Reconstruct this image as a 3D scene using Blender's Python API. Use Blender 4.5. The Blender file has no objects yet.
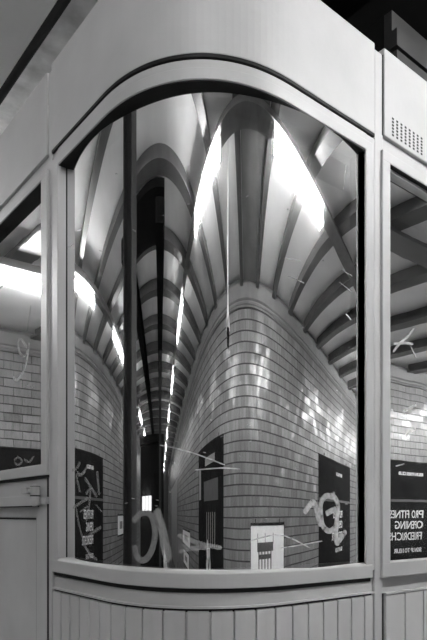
import bpy, bmesh, math, random
import numpy as np
from mathutils import Vector, Matrix

random.seed(7)
S = bpy.context.scene
COL = S.collection

# ------------------------------------------------------------------ scene
S.view_settings.view_transform = 'Standard'
S.view_settings.look = 'None'
S.view_settings.gamma = 1.0
S.view_settings.use_curve_mapping = False
S.view_settings.exposure = 1.42
S.cycles.use_denoising = True
S.cycles.max_bounces = 10
S.cycles.diffuse_bounces = 5
S.cycles.glossy_bounces = 6
S.cycles.transparent_max_bounces = 12
S.cycles.sample_clamp_indirect = 8.0
S.cycles.blur_glossy = 0.3
w = bpy.data.worlds.new('hall_air')
S.world = w
w.use_nodes = True
w.node_tree.nodes['Background'].inputs[0].default_value = (0.03, 0.03, 0.03, 1)
w.node_tree.nodes['Background'].inputs[1].default_value = 0.3

EYE = 1.55
CX, CY, YAW, F, H0, U0 = -0.86, -1.195, math.radians(51.1), 608.0, 514.4, 213.5
cam = bpy.data.cameras.new('camera')
cam.sensor_fit = 'HORIZONTAL'
cam.sensor_width = 36
cam.lens = F / 427 * 36
cam.shift_y = (H0 - 320) / 427
cam.shift_x = 0
cam.clip_start = 0.01
co = bpy.data.objects.new('camera', cam)
COL.objects.link(co)
co.location = (CX, CY, EYE)
co.rotation_euler = (math.pi / 2, 0, YAW - math.pi / 2)
S.camera = co
FW = np.array([math.cos(YAW), math.sin(YAW)])
RT = np.array([math.sin(YAW), -math.cos(YAW)])

# ------------------------------------------------------------------ materials
def mat(name, col, rough=.5, spec=.5, metal=0., noise=0., nscale=6., bump=0., bscale=40., emit=0., coat=0.):
    m = bpy.data.materials.new(name)
    m.use_nodes = True
    nt = m.node_tree
    b = nt.nodes['Principled BSDF']
    c = (col, col, col, 1) if not isinstance(col, tuple) else (*col, 1)
    b.inputs['Base Color'].default_value = c
    b.inputs['Roughness'].default_value = rough
    b.inputs['Metallic'].default_value = metal
    b.inputs['Specular IOR Level'].default_value = spec
    b.inputs['Coat Weight'].default_value = coat
    tc = nt.nodes.new('ShaderNodeTexCoord')
    if noise:
        n = nt.nodes.new('ShaderNodeTexNoise')
        n.inputs['Scale'].default_value = nscale
        n.inputs['Detail'].default_value = 6
        nt.links.new(tc.outputs['Object'], n.inputs['Vector'])
        r = nt.nodes.new('ShaderNodeMapRange')
        r.inputs['From Min'].default_value = .3
        r.inputs['From Max'].default_value = .7
        r.inputs['To Min'].default_value = c[0] * (1 - noise)
        r.inputs['To Max'].default_value = c[0] * (1 + noise)
        nt.links.new(n.outputs['Fac'], r.inputs['Value'])
        nt.links.new(r.outputs['Result'], b.inputs['Base Color'])
    if bump:
        n2 = nt.nodes.new('ShaderNodeTexNoise')
        n2.inputs['Scale'].default_value = bscale
        n2.inputs['Detail'].default_value = 4
        nt.links.new(tc.outputs['Object'], n2.inputs['Vector'])
        bp = nt.nodes.new('ShaderNodeBump')
        bp.inputs['Strength'].default_value = bump
        bp.inputs['Distance'].default_value = .004
        nt.links.new(n2.outputs['Fac'], bp.inputs['Height'])
        nt.links.new(bp.outputs['Normal'], b.inputs['Normal'])
    if emit:
        b.inputs['Emission Color'].default_value = (1, 1, 1, 1)
        b.inputs['Emission Strength'].default_value = emit
    return m

M_PAINT = mat('grey_enamel_paint', .43, .42, noise=.06, nscale=5, bump=.12, bscale=25)
M_PAINT2 = mat('grey_enamel_paint_boards', .45, .45, noise=.10, nscale=4, bump=.15, bscale=20)
M_GASKET_SHADE = mat('black_rubber_and_shade', .012, .6, spec=.2)  # real seals and cable, also black strips standing in for shade
M_BLACK = mat('black_void_paint', .01, .8, spec=.1)
M_INT = mat('dark_interior_lining', .012, .9, spec=.05)
M_CEIL = mat('off_white_ceiling_paint', .9, .6, noise=.10, nscale=1.2)
M_RIB = mat('dark_grey_rib_paint', .12, .5, noise=.15, nscale=3)
M_GIRDER = mat('sooty_black_steel', .007, .8, spec=.1, noise=.3, nscale=4)
M_BAY_SHADE = mat('grey_bay_shade', .24, .5, noise=.2, nscale=2)  # grey standing in for shade on one ceiling bay
M_COL = mat('black_column_paint', .022, .5, noise=.2)
M_LONG = mat('long_girder_paint', .15, .55, noise=.2)
M_OVER = mat('dusty_girder_steel', .022, .5, noise=.4, nscale=3)
M_FLOOR = mat('platform_stone', .58, .5, noise=.25, nscale=3)
M_TRACK = mat('ballast', .16, .9, noise=.5, nscale=20)
M_CORN = mat('pale_cornice_stone', .16, .5, noise=.12, nscale=3)
M_POST = mat('black_poster_paper', .014, .7, spec=.02, noise=.3, nscale=2)
M_INK = mat('pale_print', .72, .5)
M_INK2 = mat('grey_print', .22, .5)
M_WHITEP = mat('white_poster_paper', .78, .5, noise=.05)
M_STEELF = mat('dull_frame_metal', .22, .4, metal=.4)
M_GALV = mat('galvanised_steel', .6, .33, metal=.3, noise=.35, nscale=7, bump=.3, bscale=9)
M_LAMP_NEW = mat('bright_new_lamp_diffuser', .9, .5, emit=58.)
M_LAMP_FAR = mat('brightest_lamp_diffuser', .9, .5, emit=75.)
M_LAMP_MID = mat('lamp_diffuser', .9, .5, emit=30.)
M_LAMP_OLD = mat('aged_lamp_diffuser', .9, .5, emit=14.)
M_FIX = mat('white_enamel_fitting', .7, .4)
M_WHITE = mat('white_plastic', .85, .4)
M_DGREY = mat('dark_grey_paint', .07, .5, noise=.2)
M_LITWIN = mat('lit_window_glass', .6, .4, emit=.45)

def tile_material():
    m = bpy.data.materials.new('glazed_wall_tile')
    m.use_nodes = True
    nt = m.node_tree
    N, L = nt.nodes.new, nt.links.new
    b = nt.nodes['Principled BSDF']
    geo = N('ShaderNodeNewGeometry')
    sep = N('ShaderNodeSeparateXYZ')
    L(geo.outputs['Position'], sep.inputs[0])
    def ma(op, a, b_=None, c_=None):
        n = N('ShaderNodeMath'); n.operation = op
        for i, v in enumerate((a, b_, c_)):
            if v is None: continue
            if isinstance(v, (int, float)): n.inputs[i].default_value = v
            else: L(v, n.inputs[i])
        return n.outputs[0]
    TH, TW = .116, .25
    zz = ma('DIVIDE', ma('SUBTRACT', sep.outputs['Z'], 3.72 - .116 * 60), TH)
    row = ma('FLOOR', zz)
    fz = ma('SUBTRACT', zz, row)
    odd = ma('MULTIPLY', ma('FLOORED_MODULO', row, 2.), .5)
    xx = ma('ADD', ma('DIVIDE', sep.outputs['X'], TW), odd)
    colm = ma('FLOOR', xx)
    fx = ma('SUBTRACT', xx, colm)
    # joint mask
    dz = ma('MULTIPLY', ma('MINIMUM', fz, ma('SUBTRACT', 1., fz)), TH)
    dx = ma('MULTIPLY', ma('MINIMUM', fx, ma('SUBTRACT', 1., fx)), TW)
    jz = ma('LESS_THAN', dz, .008)
    jx = ma('LESS_THAN', dx, .0038)
    j = ma('MAXIMUM', jz, jx)
    cmb = N('ShaderNodeCombineXYZ')
    L(colm, cmb.inputs[0]); L(row, cmb.inputs[1])
    wn = N('ShaderNodeTexWhiteNoise'); wn.noise_dimensions = '3D'
    L(cmb.outputs[0], wn.inputs['Vector'])
    # streaky glaze
    sc = N('ShaderNodeVectorMath'); sc.operation = 'MULTIPLY'
    L(geo.outputs['Position'], sc.inputs[0]); sc.inputs[1].default_value = (32, 32, 4)
    ns = N('ShaderNodeTexNoise'); ns.inputs['Scale'].default_value = 1.; ns.inputs['Detail'].default_value = 3
    L(sc.outputs[0], ns.inputs['Vector'])
    base = ma('ADD', ma('MULTIPLY', wn.outputs['Value'], .055), ma('ADD', ma('MULTIPLY', ns.outputs['Fac'], .14), .085))
    colr = N('ShaderNodeMix'); colr.data_type = 'FLOAT'
    L(j, colr.inputs[0]); L(base, colr.inputs[2]); colr.inputs[3].default_value = .014
    L(colr.outputs[0], b.inputs['Base Color'])
    # individual tilt of every tile
    vs = N('ShaderNodeVectorMath'); vs.operation = 'SUBTRACT'
    L(wn.outputs['Color'], vs.inputs[0]); vs.inputs[1].default_value = (.5, .5, .5)
    vm = N('ShaderNodeVectorMath'); vm.operation = 'MULTIPLY'
    L(vs.outputs[0], vm.inputs[0]); vm.inputs[1].default_value = (.15, 0, .10)
    va = N('ShaderNodeVectorMath'); va.operation = 'ADD'
    L(geo.outputs['Normal'], va.inputs[0]); L(vm.outputs[0], va.inputs[1])
    vn = N('ShaderNodeVectorMath'); vn.operation = 'NORMALIZE'
    L(va.outputs[0], vn.inputs[0])
    n2 = N('ShaderNodeTexNoise'); n2.inputs['Scale'].default_value = 14.; n2.inputs['Detail'].default_value = 3
    L(geo.outputs['Position'], n2.inputs['Vector'])
    bp = N('ShaderNodeBump'); bp.inputs['Strength'].default_value = .35; bp.inputs['Distance'].default_value = .006
    L(n2.outputs['Fac'], bp.inputs['Height']); L(vn.outputs[0], bp.inputs['Normal'])
    L(bp.outputs['Normal'], b.inputs['Normal'])
    rr = ma('ADD', ma('MULTIPLY', j, .5), .2)
    L(rr, b.inputs['Roughness'])
    b.inputs['Specular IOR Level'].default_value = .5
    return m
M_TILE = tile_material()

def glass_material(name, refl=.86):
    m = bpy.data.materials.new(name)
    m.use_nodes = True
    nt = m.node_tree
    N, L = nt.nodes.new, nt.links.new
    nt.nodes.remove(nt.nodes['Principled BSDF'])
    out = nt.nodes['Material Output']
    geo = N('ShaderNodeNewGeometry')
    g = N('ShaderNodeBsdfGlossy'); g.inputs['Roughness'].default_value = .0; g.inputs['Color'].default_value = (1, 1, 1, 1)
    gd = N('ShaderNodeBsdfGlossy'); gd.inputs['Roughness'].default_value = .10; gd.inputs['Color'].default_value = (.9, .9, .9, 1)
    # faint ripples of drawn glass
    v = N('ShaderNodeVectorMath'); v.operation = 'MULTIPLY'
    L(geo.outputs['Position'], v.inputs[0]); v.inputs[1].default_value = (1, 1, .5)
    n = N('ShaderNodeTexNoise'); n.inputs['Scale'].default_value = 9.; n.inputs['Detail'].default_value = 1
    L(v.outputs[0], n.inputs['Vector'])
    bp = N('ShaderNodeBump'); bp.inputs['Strength'].default_value = .05; bp.inputs['Distance'].default_value = .003
    L(n.outputs['Fac'], bp.inputs['Height'])
    L(bp.outputs['Normal'], g.inputs['Normal'])
    tr = N('ShaderNodeBsdfTransparent'); tr.inputs['Color'].default_value = (.8, .8, .8, 1)
    mx = N('ShaderNodeMixShader'); mx.inputs[0].default_value = refl
    L(tr.outputs[0], mx.inputs[1]); L(g.outputs[0], mx.inputs[2])
    mx2 = N('ShaderNodeMixShader'); mx2.inputs[0].default_value = .07
    L(mx.outputs[0], mx2.inputs[1]); L(gd.outputs[0], mx2.inputs[2])
    L(mx2.outputs[0], out.inputs['Surface'])
    return m
M_GLASS = glass_material('dirty_reflective_window_glass')
def clear_material():
    m = bpy.data.materials.new('inner_glass_face')
    m.use_nodes = True
    nt = m.node_tree
    nt.nodes.remove(nt.nodes['Principled BSDF'])
    tr = nt.nodes.new('ShaderNodeBsdfTransparent')
    nt.links.new(tr.outputs[0], nt.nodes['Material Output'].inputs['Surface'])
    return m
M_CLEAR = clear_material()
def etch_material(name, alpha, col=.75):
    m = bpy.data.materials.new(name)
    m.use_nodes = True
    nt = m.node_tree
    N, L = nt.nodes.new, nt.links.new
    nt.nodes.remove(nt.nodes['Principled BSDF'])
    d = N('ShaderNodeBsdfDiffuse'); d.inputs['Color'].default_value = (col, col, col, 1)
    tr = N('ShaderNodeBsdfTransparent')
    geo = N('ShaderNodeNewGeometry')
    n = N('ShaderNodeTexNoise'); n.inputs['Scale'].default_value = 60.; n.inputs['Detail'].default_value = 4
    L(geo.outputs['Position'], n.inputs['Vector'])
    mr = N('ShaderNodeMapRange')
    mr.inputs['From Min'].default_value = .3; mr.inputs['From Max'].default_value = .7
    mr.inputs['To Min'].default_value = alpha * .55; mr.inputs['To Max'].default_value = min(1., alpha * 1.3)
    L(n.outputs['Fac'], mr.inputs['Value'])
    mx = N('ShaderNodeMixShader')
    L(mr.outputs[0], mx.inputs[0]); L(tr.outputs[0], mx.inputs[1]); L(d.outputs[0], mx.inputs[2])
    L(mx.outputs[0], nt.nodes['Material Output'].inputs['Surface'])
    return m
M_ETCH = etch_material('etched_scratch_strong', .45)
M_ETCH2 = etch_material('etched_scratch_faint', .22)
M_ETCH3 = etch_material('scratch_bright', .9, .9)

# ------------------------------------------------------------------ mesh helpers
def link(name, bm, m, parent=None, smooth=False, bevel=0.):
    me = bpy.data.meshes.new(name)
    bmesh.ops.recalc_face_normals(bm, faces=bm.faces)
    bm.to_mesh(me); bm.free()
    for mm in (m if isinstance(m, (list, tuple)) else [m]): me.materials.append(mm)
    o = bpy.data.objects.new(name, me)
    COL.objects.link(o)
    if parent is not None: o.parent = parent
    if smooth:
        for p in me.polygons: p.use_smooth = True
    if bevel:
        b = o.modifiers.new('bevel', 'BEVEL'); b.width = bevel; b.segments = 2; b.limit_method = 'ANGLE'; b.angle_limit = math.radians(40)
    return o
def box(bm, x0, x1, y0, y1, z0, z1):
    v = [bm.verts.new(p) for p in ((x0,y0,z0),(x1,y0,z0),(x1,y1,z0),(x0,y1,z0),(x0,y0,z1),(x1,y0,z1),(x1,y1,z1),(x0,y1,z1))]
    for f in ((0,3,2,1),(4,5,6,7),(0,1,5,4),(1,2,6,5),(2,3,7,6),(3,0,4,7)): bm.faces.new([v[i] for i in f])
def tube(bm, p, q, r, r2=None, n=12):
    p, q = Vector(p), Vector(q); d = (q - p).normalized()
    a = d.orthogonal().normalized(); b = d.cross(a)
    r2 = r if r2 is None else r2
    A = [bm.verts.new(p + (a*math.cos(2*math.pi*i/n) + b*math.sin(2*math.pi*i/n))*r) for i in range(n)]
    B = [bm.verts.new(q + (a*math.cos(2*math.pi*i/n) + b*math.sin(2*math.pi*i/n))*r2) for i in range(n)]
    for i in range(n): bm.faces.new((A[i], A[(i+1)%n], B[(i+1)%n], B[i]))
    bm.faces.new(A[::-1]); bm.faces.new(B)
def empty(name, loc=(0,0,0)):
    o = bpy.data.objects.new(name, None); COL.objects.link(o); o.location = loc; o.empty_display_size = .2
    return o
def tag(o, label=None, cat=None, group=None, kind=None):
    if label: o['label'] = label
    if cat: o['category'] = cat
    if group: o['group'] = group
    if kind: o['kind'] = kind
    return o
def newbm(): return bmesh.new()
def boxes(*bs):
    bm = newbm()
    for b in bs: box(bm, *b)
    return bm

# ------------------------------------------------------------------ the kiosk's plan curve
# arc length s = 0 in the middle of the rounded corner; s < 0 runs back along the left
# face (plane x = 0), s > 0 along the right face (plane y = 0)
LC, MM = .645, .6
_s = np.linspace(-2.8, 3.6, 6401)
_t = np.clip(_s / LC + .5, 0, 1)
_ph = -np.pi/2 + np.pi/2 * ((1-MM)*_t + MM*_t*_t*(3-2*_t))
_ds = _s[1] - _s[0]
_x = np.r_[0, np.cumsum((np.cos(_ph)[1:] + np.cos(_ph)[:-1]) / 2 * _ds)]
_y = np.r_[0, np.cumsum((np.sin(_ph)[1:] + np.sin(_ph)[:-1]) / 2 * _ds)]
_y -= _y[-1]
def cpt(s, off):
    # off > 0: towards the passengers, off < 0: into the kiosk
    x, y, p = np.interp(s, _s, _x), np.interp(s, _s, _y), np.interp(s, _s, _ph)
    return x + math.sin(p)*off, y - math.cos(p)*off
def spx(px, off=0.):
    X = _x + np.sin(_ph)*off; Y = _y - np.cos(_ph)*off
    d = (X-CX)*FW[0] + (Y-CY)*FW[1]
    u = U0 + F*((X-CX)*RT[0] + (Y-CY)*RT[1]) / d
    u = np.where(d > .2, u, np.sign(_s)*9e3)
    return float(np.interp(px, u, _s))
def srange(s0, s1, step=.02):
    a, b = -LC/2 - .02, LC/2 + .02
    pts = {s0, s1}
    lo, hi = max(s0, a), min(s1, b)
    if hi > lo:
        n = max(2, int((hi-lo)/step))
        for i in range(n+1): pts.add(lo + (hi-lo)*i/n)
    return sorted(pts)
def sweep(bm, s0, s1, prof, tilt=0.):
    """prof: closed list of (offset, z) ; z shifts by tilt*s"""
    ss = srange(s0, s1)
    rings = []
    for s in ss:
        rings.append([bm.verts.new((*cpt(s, o), z + tilt*s)) for o, z in prof])
    n = len(prof)
    for a, b in zip(rings[:-1], rings[1:]):
        for i in range(n): bm.faces.new((a[i], a[(i+1)%n], b[(i+1)%n], b[i]))
    bm.faces.new(rings[0][::-1]); bm.faces.new(rings[-1])
def rect(o0, o1, z0, z1): return [(o0, z0), (o1, z0), (o1, z1), (o0, z1)]
Z = lambda h: EYE + h

kiosk = empty('kiosk', (1.2, 1.0, 0))
tag(kiosk, 'grey painted metal platform kiosk with one big rounded corner window', 'kiosk')
KP = Vector((1.2, 1.0, 0))
def kpart(name, bm, m, parent=None, smooth=False, bevel=0.):
    bmesh.ops.translate(bm, verts=bm.verts, vec=-KP) if parent is None else None
    return link(name, bm, m, parent or kiosk, smooth, bevel)
def ksub(name, bm, m, parent, smooth=False, bevel=0.):
    bmesh.ops.translate(bm, verts=bm.verts, vec=-KP)
    return link(name, bm, m, parent, smooth, bevel)

SL, SR = -LC/2 - 1.75, LC/2 + 2.35        # ends of the two faces
sA, sB = spx(51), spx(375.5)                # seams left and right of the rounded corner
TILT = -.008

# shell: back walls, roof and floor
xe = cpt(SR, 0)[0]; ye = cpt(SL, 0)[1]
kpart('rear_wall', boxes((xe-.03, xe, .0, ye, 0, 3.04), (0.0, xe-.03, ye-.03, ye, 0, 3.04)), M_PAINT)
ssr = [cpt(s, -.02) for s in srange(SL+.03, SR-.03)]
for nm, z0, z1 in (('roof_slab', 3.035, 3.06), ('floor_slab', .0, .03)):
    bm = newbm()
    pl = ssr + [(xe-.03, ye-.03)]
    A = [bm.verts.new((p[0], p[1], z0)) for p in pl]; B = [bm.verts.new((p[0], p[1], z1)) for p in pl]
    for i in range(len(pl)):
        k = (i+1) % len(pl); bm.faces.new((A[i], A[k], B[k], B[i]))
    bm.faces.new(A[::-1]); bm.faces.new(B)
    kpart(nm, bm, M_INT)
# dark lining set behind the glass
bm = newbm(); sweep(bm, SL+.05, SR-.05, rect(-.62, -.60, .03, 3.03)); kpart('inner_partition', bm, M_INT)

# rounded corner: fascia, header, posts
FZ0, FZ1 = Z(1.224), Z(1.515)
bm = newbm(); sweep(bm, sA+.003, sB-.003, rect(-.03, 0., FZ0, FZ1))
kpart('fascia_panel', bm, M_PAINT, bevel=.003)
bm = newbm(); sweep(bm, spx(57), spx(367), rect(-.06, -.0028, Z(1.165), Z(1.2090))); sweep(bm, spx(62), spx(366), rect(-.06, -.012, Z(1.20), Z(1.30)))
hr = kpart('header_rail', bm, M_PAINT)
bm = newbm(); sweep(bm, sA+.003, sB-.003, rect(-.03, -.0008, Z(1.2150), Z(1.2242))); ksub('joint_shade', bm, M_GASKET_SHADE, hr)  # black strip painted as the shadow line below the fascia
# posts (full height, flush behind the panels)
bm = newbm(); sweep(bm, sA-.028, sA, rect(-.06, -.004, 0, Z(1.50))); sweep(bm, sA, spx(57.5), rect(-.06, -.009, Z(-.20), Z(1.30))); kpart('post', bm, M_PAINT, bevel=.003)
bm = newbm(); sweep(bm, sB, sB+.045, rect(-.06, -.003, 0, Z(1.50))); sweep(bm, spx(366), sB, rect(-.06, -.0025, Z(-.18), Z(1.2090))); pr = kpart('post', bm, M_PAINT, bevel=.003)
bm = newbm()
for za, zb in ((Z(1.237), Z(1.50)), (Z(-.206), Z(1.185)), (.03, Z(-.258))): sweep(bm, spx(382.6), spx(384.4), rect(-.05, -.0022, za, zb))  # black strips standing in for the shaded side edges of the panels
ksub('panel_seam_shade', bm, M_GASKET_SHADE, pr)

# corner window frame: one ring of rails and stiles
wl0, wl1 = spx(52.), spx(57.8)
wr0, wr1 = spx(366), spx(372.5)
frame = None
bm = newbm()
sweep(bm, wl0, wr1, rect(-.055, .001, Z(1.155), Z(1.187)))
sweep(bm, wl0, wr1, [(-.055, Z(-.197)), (.002, Z(-.197)), (.002, Z(-.157)), (-.004, Z(-.150)), (-.055, Z(-.146))], TILT)
sweep(bm, wl0, wl1, rect(-.055, .001, Z(-.16), Z(1.16)))
sweep(bm, wr0, wr1, rect(-.055, .001, Z(-.16), Z(1.16)))
wf = kpart('window_frame', bm, M_PAINT, bevel=.0025)
bm = newbm()
sweep(bm, wl0+.01, wr1-.01, rect(-.06, -.004, Z(1.1522), Z(1.1552)))  # black sheet under the top rail, painted as soffit shade
sweep(bm, wl0+.01, wr1-.01, rect(-.085, -.060, Z(1.125), Z(1.153)))
sweep(bm, wl1-.004, wl1+.0012, rect(-.06, -.029, Z(-.15), Z(1.153)))
sweep(bm, wr0-.005, wr0+.004, rect(-.06, -.018, Z(-.15), Z(1.153)))
ksub('gasket_shade', bm, M_GASKET_SHADE, wf)
# solid black strip painted as the shadow line under the sill
bm = newbm(); sweep(bm, wl0, wr1, rect(-.06, -.0075, Z(-.2095), Z(-.196)), TILT); ksub('sill_shade', bm, M_GASKET_SHADE, wf)

# curved glass, bowed a little more than the frame
T = np.array([(71.5,-97),(83,-93),(96,-88.8),(104.3,-86),(110.8,-83.1),(116.6,-80.6),(121.5,-78.4),(124,-77.2),(172,-56.7),(176,-54.9),(180,-52.4),(186,-48.8),(192,-45.7),(199,-42.3),(206,-39.1),(216,-34.5),(225,-29.9),(243,-21.8),(260,-15.5),(273,-11.2),(288,-7.1),(300.5,-3.7),(313,-.6),(324,1.5),(335.5,3.5),(345,4.8),(355,6)])
GP = np.polyfit((T[:,0]-213)/150, T[:,1], 6)
gphi = lambda px: math.radians(np.polyval(GP, (min(max(px,62),362)-213)/150))
REC = .026
CC = np.array([CX, CY])
s0 = spx(205, -REC); P0 = np.array(cpt(s0, -REC))
def walk(p, a0, a1, n=140):
    out = [(a0, *p)]; st = (a1-a0)/n; a = a0
    for k in range(n):
        h = gphi(a + st/2); tv = np.array([math.cos(h), math.sin(h)]); d = FW + (a+st-U0)/F*RT
        l, _ = np.linalg.solve(np.array([tv, -d]).T, CC - p)
        p = p + tv*l; a += st; out.append((a, *p))
    return out
GL = np.array(walk(P0, 205, 61)[::-1] + walk(P0, 205, 367)[1:])
GTH = .008
def glass_normal(px): h = gphi(px); return math.sin(h), -math.cos(h)
bm = newbm()
fr, bk = [], []
gz0, gz1 = Z(-.168), Z(1.170)
for a, x, y in GL:
    nx, ny = glass_normal(a)
    fr.append((bm.verts.new((x, y, gz0)), bm.verts.new((x, y, gz1))))
    bk.append((bm.verts.new((x-nx*GTH, y-ny*GTH, gz0)), bm.verts.new((x-nx*GTH, y-ny*GTH, gz1))))
for i in range(len(fr)-1):
    f = bm.faces.new((fr[i][0], fr[i+1][0], fr[i+1][1], fr[i][1])); f.material_index = 0; f.smooth = True
    f = bm.faces.new((bk[i+1][0], bk[i][0], bk[i][1], bk[i+1][1])); f.material_index = 1; f.smooth = True
    f = bm.faces.new((fr[i][1], fr[i+1][1], bk[i+1][1], bk[i][1])); f.material_index = 1
    f = bm.faces.new((fr[i+1][0], fr[i][0], bk[i][0], bk[i+1][0])); f.material_index = 1
f = bm.faces.new((fr[0][0], fr[0][1], bk[0][1], bk[0][0])); f.material_index = 1
f = bm.faces.new((fr[-1][1], fr[-1][0], bk[-1][0], bk[-1][1])); f.material_index = 1
glass = kpart('window_pane', bm, [M_GLASS, M_CLEAR])
# exact smooth normals on the mirror face
glass.data.polygons.foreach_set('use_smooth', [p.material_index < 2 for p in glass.data.polygons])
em = glass.modifiers.new('split', 'EDGE_SPLIT'); em.split_angle = math.radians(50)

def on_glass(px, py, lift=.0012):
    if px < 50:
        d = FW + (px-U0)/F*RT; t = (REC - CX)/d[0]; g = CC + d*t; n = (-1., 0.)
    elif px > 376:
        d = FW + (px-U0)/F*RT; t = (REC - CY)/d[1]; g = CC + d*t; n = (0., -1.)
    else:
        g = np.array([np.interp(px, GL[:,0], GL[:,1]), np.interp(px, GL[:,0], GL[:,2])]); n = glass_normal(px)
        t = np.linalg.norm(g-CC) / np.linalg.norm(FW + (px-U0)/F*RT)
    return Vector((g[0]+n[0]*lift, g[1]+n[1]*lift, EYE + t*(H0-py)/F)), Vector((n[0], n[1], 0))
def catmull(pts, n=6):
    if len(pts) < 3: return pts
    P = [pts[0]] + list(pts) + [pts[-1]]; out = []
    for i in range(1, len(P)-2):
        for k in range(n):
            t = k/n; r = []
            for j in range(2):
                a, b, c, d = P[i-1][j], P[i][j], P[i+1][j], P[i+2][j]
                r.append(.5*((2*b) + (c-a)*t + (2*a-5*b+4*c-d)*t*t + (3*b-a-3*c+d)*t**3))
            out.append(tuple(r))
    out.append(pts[-1]); return out
def stroke(bm, pts, wid, lift=.0012):
    """a scratch of the given width (m) following points measured on the pane"""
    P = [on_glass(x, y, lift) for x, y in catmull(pts)]
    L = []
    for i, (p, n) in enumerate(P):
        q = P[min(i+1, len(P)-1)][0]; r = P[max(i-1, 0)][0]
        t = (q - r).normalized(); sd = n.cross(t).normalized()
        k = 1. if 0 < i < len(P)-1 else .5
        L.append((bm.verts.new(p + sd*wid/2*k), bm.verts.new(p - sd*wid/2*k)))
    for a, b in zip(L[:-1], L[1:]): bm.faces.new((a[0], b[0], b[1], a[1]))

# lower boarding of the rounded corner
bz = Z(-.252)
bm = newbm(); sweep(bm, sA+.002, sB-.002, rect(-.06, -.012, 0.02, Z(-.2095)), TILT*.3); lower = kpart('lower_panel', bm, M_PAINT2)
bm = newbm(); sweep(bm, sA+.006, sB-.008, rect(-.02, -.0095, bz-.009, bz+.001), TILT*.3); ksub('bead_shade', bm, M_GASKET_SHADE, lower)  # solid black strip painting the shade below the bead
n = 0; s = sA + .006
bm = newbm()
pitch = .0655
while s < sB - .02:
    e = min(s + pitch - .006, sB - .008)
    sweep(bm, s, e, [(-.014, .05), (-.004, .05), (-.004, bz-.009), (-.007, bz-.006), (-.014, bz-.006)], TILT*.3)
    s += pitch
ksub('boarding', bm, M_PAINT2, lower, bevel=.002)
bm = newbm(); sweep(bm, sA+.004, sB-.006, rect(-.014, .0005, bz+.001, bz+.0065), TILT*.3); ksub('top_bead', bm, M_PAINT2, lower)

# ------------------------------------------------------------------ right face
r0 = spx(384.5)
# continuous backing of the right face
bm = newbm()
sweep(bm, sB+.045, SR, rect(-.06, -.022, 0, Z(-.20))); sweep(bm, sB+.045, SR, rect(-.06, -.010, Z(1.14), Z(1.495)))
sweep(bm, LC/2+1.62, SR, rect(-.06, -.022, Z(-.2), Z(1.15)))
kpart('side_wall', bm, M_PAINT)
bm = newbm(); sweep(bm, r0-.003, SR, rect(-.03, .002, Z(1.237), Z(1.523))); vp = kpart('fascia_panel', bm, M_PAINT, bevel=.003)
# perforated vent
bm = newbm()
base_s = spx(391.5)
for c in range(8):
    for r in range(6):
        for half in (0,):
            sc = base_s + c*.024; zc = Z(1.309) - r*.0108
            sweep(bm, sc, sc+.010, rect(0., .0026, zc-.0032, zc+.0032))
vg = ksub('vent_grille', bm, M_GASKET_SHADE, vp); vg['label'] = 'rows of small dark vent slots'
rf1 = LC/2 + 1.62
rw0, rw1 = spx(384.5, .012), rf1
ri0 = spx(392.2, .012)
bm = newbm()
sweep(bm, rw0, rw1, rect(-.05, .006, Z(1.152), Z(1.185)))
sweep(bm, rw0, rw1, rect(-.05, .006, Z(-.206), Z(-.159)))
sweep(bm, rw0, ri0, rect(-.05, .006, Z(-.16), Z(1.153)))
sweep(bm, rw1-.04, rw1, rect(-.05, .006, Z(-.16), Z(1.153)))
swf = kpart('window_frame', bm, M_PAINT, bevel=.002)
bm = newbm()
sweep(bm, ri0-.004, rw1-.03, rect(-.07, .004, Z(1.149), Z(1.1523)))  # black sheet painted as the shadowed soffit of this window
ksub('gasket_shade', bm, M_GASKET_SHADE, swf)
def flat_pane(s_0, s_1, z0, z1):
    bm = newbm()
    a = cpt(s_0, -REC); b = cpt(s_1, -REC); a2 = cpt(s_0, -REC-GTH); b2 = cpt(s_1, -REC-GTH)
    v = [bm.verts.new((*p, z)) for p, z in ((a,z0),(b,z0),(b,z1),(a,z1),(a2,z0),(b2,z0),(b2,z1),(a2,z1))]
    bm.faces.new((v[0],v[1],v[2],v[3]))
    for f in ((5,4,7,6),(4,0,3,7),(1,5,6,2),(3,2,6,7),(4,5,1,0)): bm.faces.new([v[i] for i in f]).material_index = 1
    return kpart('window_pane', bm, [M_GLASS, M_CLEAR])
pane_r = flat_pane(ri0-.02, rw1-.02, Z(-.17), Z(1.165))
# lower panel of the right face
bm = newbm(); sweep(bm, spx(384.5,.002), SR, rect(-.03, -.002, .02, Z(-.258))); lp = kpart('lower_panel', bm, M_PAINT2, bevel=.002)
bm = newbm(); s = spx(384.5,.002)+.004
while s < SR - .12:
    sweep(bm, s, s+.104, [(-.004, .05), (.006, .05), (.006, Z(-.266)), (.003, Z(-.263)), (-.004, Z(-.263))]); s += .11
ksub('boarding', bm, M_PAINT2, lp, bevel=.002)
bm = newbm(); sweep(bm, spx(384.5,.002), SR, rect(-.004, .009, Z(-.261), Z(-.255))); ksub('top_bead', bm, M_PAINT2, lp)

# ------------------------------------------------------------------ left face: fascia, door with window
l0 = spx(47)
bm = newbm(); sweep(bm, SL, l0-.002, rect(-.03, .0, Z(1.228), Z(1.51))); kpart('fascia_panel', bm, M_PAINT, bevel=.003)
bm = newbm(); sweep(bm, SL, sA-.028, rect(-.06, -.011, Z(1.172), Z(1.495)))
sweep(bm, SL, l0-.95, rect(-.06, -.020, 0, Z(1.173)))
kpart('side_wall', bm, M_PAINT)
d1 = spx(44.5); d0 = l0 - .94
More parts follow.
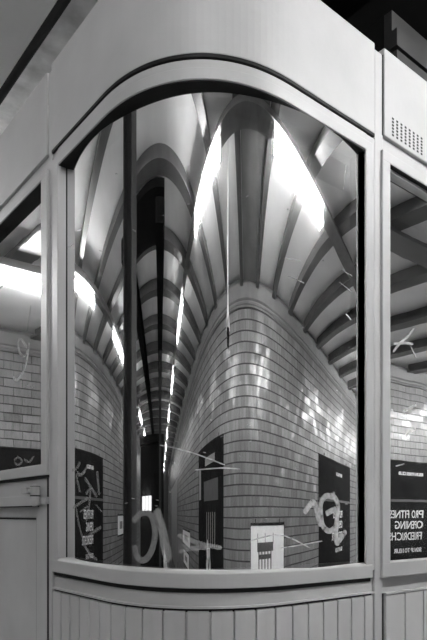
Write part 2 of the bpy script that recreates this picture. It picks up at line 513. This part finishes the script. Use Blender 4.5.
# door leaf
bm = newbm()
sweep(bm, d0, d1, rect(-.05, -.020, .03, Z(.135)))
door = kpart('door', bm, M_PAINT2, bevel=.002)
dw1 = spx(46, .008); di1 = spx(40.2, .008)
bm = newbm()
sweep(bm, d0, dw1, rect(-.05, .006, Z(1.152), Z(1.173)))
sweep(bm, d0, dw1, rect(-.05, .006, Z(.135), Z(.173)))
sweep(bm, di1, dw1, rect(-.05, .006, Z(.17), Z(1.153)))
sweep(bm, d0, d0+.04, rect(-.05, .006, Z(.17), Z(1.153)))
ksub('door_window_frame', bm, M_PAINT, door, bevel=.002)
bm = newbm(); sweep(bm, d0+.02, di1+.004, rect(-.07, .002, Z(1.149), Z(1.1523))); ksub('gasket_shade', bm, M_GASKET_SHADE, door)  # black sheet painting the soffit shadow over the door window
pane_l = flat_pane(d0+.02, di1+.02, Z(.16), Z(1.165))
# raised stiles and rails of the lower door
bm = newbm()
sweep(bm, spx(34), d1, rect(-.022, -.008, .05, Z(.125)))
sweep(bm, d0, spx(34), rect(-.022, -.012, Z(-.012), Z(.125)))
ksub('door_stile', bm, M_PAINT2, door, bevel=.002)
bm = newbm(); sweep(bm, d0+.02, spx(32.5), rect(-.022, -.014, .09, Z(-.018))); ksub('door_panel', bm, M_PAINT2, door, bevel=.002)
bm = newbm()
hs = spx(39); hx, hy = cpt(hs, .014)
tube(bm, (hx, hy, Z(.034)), (hx, hy, Z(.063)), .017, n=16)
tube(bm, (hx, hy, Z(.066)), (hx, hy, Z(.097)), .017, n=16)
tube(bm, (hx, hy, Z(.028)), (hx, hy, Z(.104)), .010, n=10)
sweep(bm, d0+.3, spx(37), rect(-.014, .012, Z(.030), Z(.066)))
sweep(bm, spx(26), spx(36), rect(-.014, .012, Z(.078), Z(.090)))
sweep(bm, spx(25.5), spx(31), rect(-.014, .018, Z(.074), Z(.096)))
sweep(bm, spx(41), spx(46.5), rect(-.02, .004, Z(.036), Z(.060)))
hg0 = bm; hg = ksub('hinge', bm, M_PAINT, door, bevel=.0015); hg['label'] = 'barrel hinge with long strap'
bm = newbm(); tube(bm, (hx, hy, Z(.0625)), (hx, hy, Z(.0665)), .0175, n=16); sweep(bm, d0+.3, spx(37), rect(-.014, .0125, Z(.0265), Z(.0305))); tube(bm, (hx, hy, Z(.0965)), (hx, hy, Z(.0985)), .0172, n=16)
ksub('hinge_seam_shade', bm, M_GASKET_SHADE, door)  # thin black rings and strap line drawn as hinge shadows
# dark joint beside the corner post, plus black strips painted as door edge shadows
bm = newbm(); sweep(bm, spx(44.7), spx(46.6), rect(-.055, -.0085, .02, Z(.13))); sweep(bm, spx(32.6), spx(33.8), rect(-.03, -.0135, .09, Z(-.016))); sweep(bm, d0+.02, spx(33.8), rect(-.03, -.0115, Z(-.019), Z(-.013))); sweep(bm, d0, dw1, rect(-.05, -.002, Z(.126), Z(.1352))); ksub('door_gap_and_shade', bm, M_GASKET_SHADE, door)

# ------------------------------------------------------------------ scratched tags on the panes
def scratch(name, pane, strokes, wid, m, label=None, lift=.0012):
    bm = newbm()
    for st in strokes: stroke(bm, st, wid, lift)
    bmesh.ops.translate(bm, verts=bm.verts, vec=-KP)
    me = bpy.data.meshes.new(name); bm.to_mesh(me); bm.free(); me.materials.append(m)
    o = bpy.data.objects.new(name, me); COL.objects.link(o); o.parent = pane
    if label: o['label'] = label
scratch('scratched_tag', glass, [
    [(304,513),(309,506),(313,502),(316,508),(318,517),(321,526)],
    [(333,497),(326,496),(321,503),(321,515),(323,526),(329,531),(335,527),(337,517),(338,506),(335,498),(330,495)],
    [(326,514),(331,511),(336,509)],
    [(337,508),(337,522),(336,535),(337,543),(341,538),(346,531)],
    [(333,497),(334,492)]], .017, M_ETCH, 'broad frosted tag in looping letters')
scratch('scratched_tag', glass, [
    [(72,470),(76,469),(80,462)], [(77,472),(80,475),(84,472),(88,465)], [(76,474),(78,484),(80,492)],
    [(85,478),(90,486),(97,497)], [(97,471),(98,482),(99,495)], [(73,508),(80,503),(88,498)], [(76,508),(78,520),(82,537)],
    [(86,494),(90,490),(89,505),(86,522)], [(89,535),(95,531),(101,527)], [(80,512),(88,506)], [(96,505),(102,512)],
    [(82,540),(89,553),(97,560)]], .010, M_ETCH2, 'faint scrawled tag over the dark poster')
scratch('scratched_tag', glass, [
    [(133,522),(140,514),(148,513),(153,520),(155,535),(151,552),(144,560),(137,557),(134,545)],
    [(155,510),(159,520),(162,535),(165,555)], [(157,508),(163,528),(170,560)], [(168,545),(165,552),(168,562)]], .018, M_ETCH2, 'faint round smear of rubbed letters')
for f_ in ([(178,535),(190,540),(206,545),(222,548)], [(179,552),(195,548),(210,548)], [(182,545),(199,551)]): scratch('smear', glass, [f_], .012, M_ETCH2, 'pale smear')
scratch('scratched_tag', pane_l, [[(27,348),(21,339),(18,343),(20,353),(24,356),(28,350),(29,343),(27,360),(22,374),(17,380),(13,377)]], .010, M_ETCH, 'looped tag scratched like a nine')
for f_ in ([(31,305),(29,318),(27,331)], [(25,387),(30,385),(34,388)], [(14,460),(18,457),(22,461),(18,465),(14,462)], [(24,459),(29,462),(34,456)]): scratch('scratch_mark', pane_l, [f_], .009, M_ETCH2)
for f_ in ([[(393,352),(400,343),(408,336),(414,328)], [(393,344),(404,343),(413,344)], [(403,412),(410,408),(416,405)], [(405,436),(411,431),(416,429)],
    [(410,345),(416,357)], [(396,466),(404,464)]]): scratch('scratch_mark', pane_r, [f_], .009, M_ETCH)
rs = random.Random(5)
st1 = [[(68,248),(73,244)], [(349,314),(352,318)], [(346,318),(351,322)]]
for f_ in ([(68.5,248),(73,245)], [(346,314),(351,320)]): scratch('scratch_mark', glass, [f_], .008, M_ETCH3, 'short bright nick')
fine = []
for _ in range(46):
    x, y = rs.uniform(75, 352), rs.uniform(150, 520)
    a = rs.uniform(-.5, .6); l = rs.uniform(1., 3.)
    fine.append([(x, y), (x + l*math.cos(a), y + l*math.sin(a))])
fine += [[(285,258),(300,261)], [(288,276),(304,283)], [(341,270),(352,276)], [(339,282),(352,292)], [(250,541),(280,535),(310,548)], [(281,548),(300,545),(322,541)],
         [(160,445),(190,452),(225,465)], [(195,470),(222,468),(240,469)], [(346,165),(343,190)]]
for f_ in fine: scratch('scratch_mark', glass, [f_], .0035, M_ETCH)

# ------------------------------------------------------------------ the station hall
YA, YB, XL, XR, HC = -4.70, 6.85, -34., 26., 4.08
def struct(name, bm, m, smooth=False):
    o = link(name, bm, m, None, smooth); o['kind'] = 'structure'; return o
struct('floor', boxes((XL, XR, -1.95, 4.1, -.3, 0)), M_FLOOR)
struct('floor_right', boxes((XL, XR, YA, -1.95, -1.3, -1.0)), M_TRACK)
struct('floor_left', boxes((XL, XR, 4.1, YB, -1.3, -1.0)), M_TRACK)
struct('trim_1', boxes((XL, XR, -2.05, -1.95, -1.0, .0), (XL, XR, 4.1, 4.2, -1.0, .0)), M_FLOOR)
struct('wall_right', boxes((XL, XR, YA-.3, YA, -1.0, 3.74)), M_TILE)
struct('wall_left', boxes((XL, XR, YB, YB+.3, -1.0, 3.74)), M_TILE)
struct('wall_back', boxes((XL-.3, XL, YA, YB, -1.3, HC)), M_DGREY)
struct('wall_front', boxes((XR, XR+.3, YA, YB, -1.3, HC)), M_DGREY)
struct('ceiling', boxes((XL, XR, YA-.3, YB+.3, HC, HC+.15)), M_CEIL)
def cornice(y, sgn):
    bm = newbm()
    prof = [(-.3, 3.74), (.025, 3.74), (.045, 3.755), (.045, 3.775), (.03, 3.79), (.055, 3.81), (.055, 3.97), (.02, 4.02), (-.3, 4.02)]
    A = [bm.verts.new((XL, y + sgn*o, z)) for o, z in prof]; B = [bm.verts.new((XR, y + sgn*o, z)) for o, z in prof]
    for i in range(len(prof)):
        k = (i+1) % len(prof); bm.faces.new((A[i], A[k], B[k], B[i]))
    bm.faces.new(A); bm.faces.new(B[::-1]); return bm
struct('trim_2', cornice(YA, 1), M_CORN)
struct('trim_3', cornice(YB, -1), M_CORN)
# dark rule under the cornice
struct('trim_4', boxes((XL, XR, YA, YA+.03, 3.722, 3.742)), M_RIB)
struct('trim_5', boxes((XL, XR, YB-.03, YB, 3.722, 3.742)), M_RIB)
# transverse ribs: I-section hanging under the ceiling
k0 = int((XL + .08) / 1.18) + 1
tn = 6
for k in range(k0, int((XR + .08) / 1.18)):
    x = -.08 + 1.18*k
    struct('trim_%d' % tn, boxes((x-.11, x+.11, YA+.02, YB-.02, 3.93, 3.955), (x-.03, x+.03, YA+.02, YB-.02, 3.955, HC)), M_RIB); tn += 1
# longitudinal steel: light duty girders above the tubes and the sooty girders over the platform
for y in (-1.75, 4.40):
    struct('trim_%d' % tn, boxes((XL, XR, y-.12, y+.12, 3.81, 3.825), (XL, XR, y-.012, y+.012, 3.825, 3.93)), M_LONG); tn += 1
for y in (.19, 2.05):
    bs = [(XL, -2.5, y-.23, y+.23, 3.58, 3.61), (-2.52, -2.5, y-.23, y+.23, 3.61, 3.74), (XL, -2.5, y-.02, y+.02, 3.61, 3.74), (XL, -2.5, y-.23, y+.23, 3.74, 3.76)]
    for k in range(int((XL+.08)/1.18)+1, -2): bs.append((-.08+1.18*k-.04, -.08+1.18*k+.04, y-.04, y+.04, 3.76, 3.93))
    struct('trim_%d' % tn, boxes(*bs), M_GIRDER); tn += 1
# girders and bracing above the kiosk
struct('trim_%d' % tn, boxes((1.39, XR, .34, .38, 3.49, 3.545), (1.39, XR, .34, .38, 3.565, 3.64), (1.41, XR, .38, .42, 3.50, 3.75)), M_OVER); tn += 1
struct('trim_%d' % tn, boxes((1.0, XR, 1.3, 1.6, 3.55, 3.93), (1.0, 1.3, .34, 1.6, 3.75, 3.93), (1.41, XR, .42, .7, 3.60, 3.75), (1.9, 2.1, .7, 1.3, 3.6, 3.75)), M_GIRDER); tn += 1
struct('trim_%d' % tn, boxes((.035, .985, YA+.05, -.15, 3.99, 4.05)), M_BAY_SHADE); tn += 1  # added grey panel, puts the shade of this ceiling bay into colour
struct('trim_%d' % tn, boxes((.9, XR, .1, 1.9, 4.03, 4.075)), M_GIRDER); tn += 1  # black sheet painting the unlit ceiling between the girders, no real steel
struct('trim_%d' % tn, boxes((-3.48, -2.56, -.04, 2.2, 3.86, 3.925)), M_GIRDER); tn += 1

# columns down the middle of the platform
def column(x, y, label, zt):
    c = tag(empty('steel_column', (x, y, 0)), label, 'column', 'steel columns down the platform')
    link('shaft', boxes((-.15, .15, -.13, -.11, .06, zt), (-.15, .15, .11, .13, .06, zt), (-.012, .012, -.11, .11, .06, zt)), M_COL, c)
    link('base_plate', boxes((-.22, .22, -.2, .2, 0, .06)), M_COL, c, bevel=.008)
    link('head_plate', boxes((-.2, .2, -.18, .18, zt, zt+.03)), M_COL, c)
    return c
column(-1.32, 1.06, 'near dark riveted steel column reflected at left of the rounded window', 3.895)
names = ['second', 'third', 'fourth', 'fifth', 'sixth']
for i, x in enumerate((-6.0, -10.7, -15.4, -20.2, -24.9)):
    column(x, .19, names[i] + ' dark steel column away from the kiosk, under the sooty girder', 3.545)

# dark stair booth behind the photographer
b = tag(empty('stair_booth', (-7.6, 1.15, 0)), 'tall black booth on the platform with one small lit window', 'booth')
link('body', boxes((-1.2, 1.2, -1.4, 1.45, 0, 2.5)), M_BLACK, b, bevel=.02)
link('roof', boxes((-1.3, 1.3, -1.48, 1.5, 2.5, 2.62)), M_GIRDER, b, bevel=.02)
wn = link('window', boxes((1.2, 1.23, .1, 1.2, 1.60, 1.80)), M_LITWIN, b)
for ym in (.45, .82): link('mullion', boxes((1.23, 1.24, ym, ym+.05, 1.60, 1.80)), M_BLACK, wn)
link('door', boxes((1.2, 1.22, -1.1, -.2, .05, 2.1)), M_GIRDER, b)

# fluorescent tubes in two rows
def tube_light(x, y, label, grp, m):
    t = tag(empty('strip_light', (x, y, 3.73)), label, 'light', grp)
    bm = newbm(); L = []
    for e in (-.78, .78):
        L.append([bm.verts.new((e, math.cos(a)*.036, math.sin(a)*.048)) for a in [2*math.pi*i/20 for i in range(20)]])
    for i in range(20): bm.faces.new((L[0][i], L[0][(i+1)%20], L[1][(i+1)%20], L[1][i]))
    bm.faces.new(L[0]); bm.faces.new(L[1][::-1])
    link('diffuser', bm, m, t)
    for e in (-.80, .78): link('end_cap', boxes((e, e+.02, -.06, .06, -.065, .065)), M_FIX, t)
    link('mounting_rail', boxes((-.80, .80, -.02, .02, .047, .08)), M_FIX, t)
ordn = ['nearest', 'second', 'third', 'fourth', 'fifth', 'sixth', 'seventh', 'eighth', 'ninth', 'tenth', 'eleventh', 'twelfth']
def row(y, side, grp, ms):
    xs = sorted([1.86 - 3.3*k for k in range(-6, 11)], key=lambda v: -v)
    right = [1.86, 8.4, 11.7, 15.0, 18.3, 21.6]; left = [x for x in xs if x <= 0]
    for i, x in enumerate(right): tube_light(x, y, '%s lit strip light right of the kiosk corner, over the %s track' % (ordn[i], side), grp, ms[0] if i == 0 else ms[3])
    for i, x in enumerate(left): tube_light(x, y, '%s lit strip light left of the kiosk corner, over the %s track' % (ordn[i], side), grp, ms[1] if i == 0 else ms[2])
row(-1.75, 'near', 'strip lights over the near platform edge', (M_LAMP_NEW, M_LAMP_MID, M_LAMP_OLD, M_LAMP_FAR))
row(4.40, 'far', 'strip lights over the far platform edge', (M_LAMP_NEW, M_LAMP_MID, M_LAMP_OLD, M_LAMP_NEW))

# pull cord hanging from the ceiling at the platform edge
c = tag(empty('pull_cord', (-.42, -1.95, 2.58)), 'white pull cord with black handle hanging above the platform edge', 'cord')
bm = newbm(); tube(bm, (0,0,.24), (0,0,1.48), .027, n=8); link('cord', bm, M_WHITE, c)
bm = newbm(); tube(bm, (0,0,.11), (0,0,.25), .07, .03, n=14); link('sleeve', bm, M_WHITE, c, True)
bm = newbm(); tube(bm, (0,0,0), (0,0,.11), .03, .055, n=14); link('handle', bm, M_BLACK, c, True)

# galvanised cable tray over the kiosk
tr = tag(empty('cable_tray', (.6, 3.7, 3.9)), 'grimy galvanised cable tray under the ceiling above the kiosk roof', 'cable tray')
link('tray_floor', boxes((-.22, .22, -2.95, 3.1, 0, .005), (-.22, -.215, -2.95, 3.1, .005, .03), (.215, .22, -2.95, 3.1, .005, .03)), M_GALV, tr)
bm = newbm(); tube(bm, (-.245, -2.95, .0), (-.245, 3.1, .0), .022, n=10); link('cable', bm, M_GASKET_SHADE, tr, True)

# ------------------------------------------------------------------ posters on the two walls
def text_mesh(name, body, size, m, parent, loc, rot, bold=.0015, align='LEFT'):
    cu = bpy.data.curves.new(name, 'FONT'); cu.body = body; cu.size = size; cu.extrude = .001; cu.offset = bold; cu.align_x = align; cu.resolution_u = 3
    tmp = bpy.data.objects.new(name + '_src', cu); COL.objects.link(tmp)
    bpy.context.view_layer.update()
    me = bpy.data.meshes.new_from_object(tmp.evaluated_get(bpy.context.evaluated_depsgraph_get()))
    bpy.data.objects.remove(tmp); bpy.data.curves.remove(cu)
    me.materials.clear(); me.materials.append(m)
    o = bpy.data.objects.new(name, me); COL.objects.link(o); o.parent = parent; o.location = loc; o.rotation_euler = rot
    return o
def poster(wall, x0, x1, z0, z1, label, m=M_POST, name='poster', cat='poster', grp=None):
    """local frame: x to the reader's right, z up, y into the wall"""
    xc = (x0+x1)/2
    if wall == 'A': loc, rz = (xc, YA+.004, z0), math.pi
    else: loc, rz = (xc, YB-.004, z0), 0.
    p = tag(empty(name, loc), label, cat, grp); p.rotation_euler = (0, 0, rz)
    W, H = x1-x0, z1-z0
    link('sheet', boxes((-W/2, W/2, -.012, 0, 0, H)), m, p)
    link('poster_frame', boxes((-W/2-.03, -W/2, -.022, 0, -.03, H+.03), (W/2, W/2+.03, -.022, 0, -.03, H+.03), (-W/2, W/2, -.022, 0, H, H+.03), (-W/2, W/2, -.022, 0, -.03, 0)), M_BLACK, p)
    for sx in (-W*.36, W*.36):
        link('clip', boxes((sx-.02, sx+.02, -.02, 0, H+.03, H+.07)), M_BLACK, p)
    return p, W, H
RX = (math.pi/2, 0, 0)
def ink(p, name, x0, x1, z0, z1, m): return link(name, boxes((x0, x1, -.015, -.012, z0, z1)), m, p)
def fitness(wall, x0, x1, tx, label):
    p, W, H = poster(wall, x0, x1, -.1, 2.42, label, grp='black fitness posters')
    for body, z, size in (('PRO FITNESS', 1.49, .185), ('OPENING', 1.31, .185), ('FRIEDRICHSTR.', 1.12, .185), ('SIGN UP TO 0 EUR', .91, .10)):
        text_mesh('printed_line', body, size, M_INK, p, (tx, -.0135, z + .1), RX)
    text_mesh('printed_line', 'BERLIN FITNESS CLUB', .075, M_INK, p, (tx - .02, -.0135, 2.21 + .1), RX, .002)
    ink(p, 'grey_rule', -W/2, W/2, 1.86, 1.90, M_DGREY)
    return p
fitness('A', 6.02, 9.62, -.77, 'black fitness studio poster reflected at the right of the rounded window')
fitness('B', -4.75, -1.2, -.55, 'black poster reflected at the left edge of the rounded window, behind scrawled tags')
p, W, H = poster('A', -5.15, -1.72, -.1, 2.42, 'black exhibition poster reflected at the middle of the rounded window', grp=None)
ink(p, 'pale_strip', W/2-.42, W/2-.06, 1.95-.1, 2.28+.0, M_INK2)
ink(p, 'headline', -W/2+.95, W/2-1.15, 2.28, 2.38, M_INK2)
ink(p, 'caption_block', -W/2+.55, W/2-.95, 1.82, 2.08, M_DGREY)
for i in range(5): ink(p, 'pale_stripe', -W/2+.9+i*.27, -W/2+.98+i*.27, 1.25, 1.68, M_INK2)
for i, (a, h) in enumerate(((-.05, 1.02), (.22, 1.1), (-.12, .9), (.25, .86))):
    bm = newbm(); bmesh.ops.create_circle(bm, cap_ends=True, radius=.13, segments=14, matrix=Matrix.Translation((a, -.0135, h+.1)) @ Matrix.Rotation(math.pi/2, 4, 'X'))
    link('pale_flower', bm, M_INK, p)
ink(p, 'pale_stem', .08, .13, .2, 1.0, M_INK2)
# low white poster with a line drawing of a building
p, W, H = poster('A', .62, 3.05, .45, 1.43, 'white poster with a dark drawing, reflected low in the rounded window', m=M_WHITEP)
dx0 = W/2 - 1.62
for i in range(5): ink(p, 'drawn_column', -.30+i*.22, -.22+i*.22, .25, .72, M_DGREY)
ink(p, 'drawn_beam', -.42, .74, .70, .80, M_DGREY); ink(p, 'drawn_roof', -.3, .62, .62, .67, M_DGREY); ink(p, 'drawn_base', -.42, .74, .18, .26, M_INK2)
for a in (-.42, .16, .7): ink(p, 'drawn_spire', a-.02, a+.02, .78, .9, M_DGREY)
# pale display panel further down the near wall
p, W, H = poster('A', -22.5, -14.6, -.1, 2.55, 'pale tall display panel far down the near track wall', m=M_CORN, name='display_panel', cat='panel')
# small white signs
def sign(wall, x0, x1, z0, z1, label):
    p, W, H = poster(wall, x0, x1, z0, z1, label, m=M_WHITEP, name='wall_sign', cat='sign')
    ink(p, 'dark_square', -W*.22, W*.22, H*.3, H*.7, M_INK2)
sign('B', -9.2, -7.5, 1.15, 1.52, 'white sign with a grey square on the far track wall')
sign('A', -10.4, -7.4, .95, 1.22, 'white sign with a grey square on the near track wall')
sign('A', -10.0, -7.8, .55, .82, 'white sign below the other one on the near track wall')
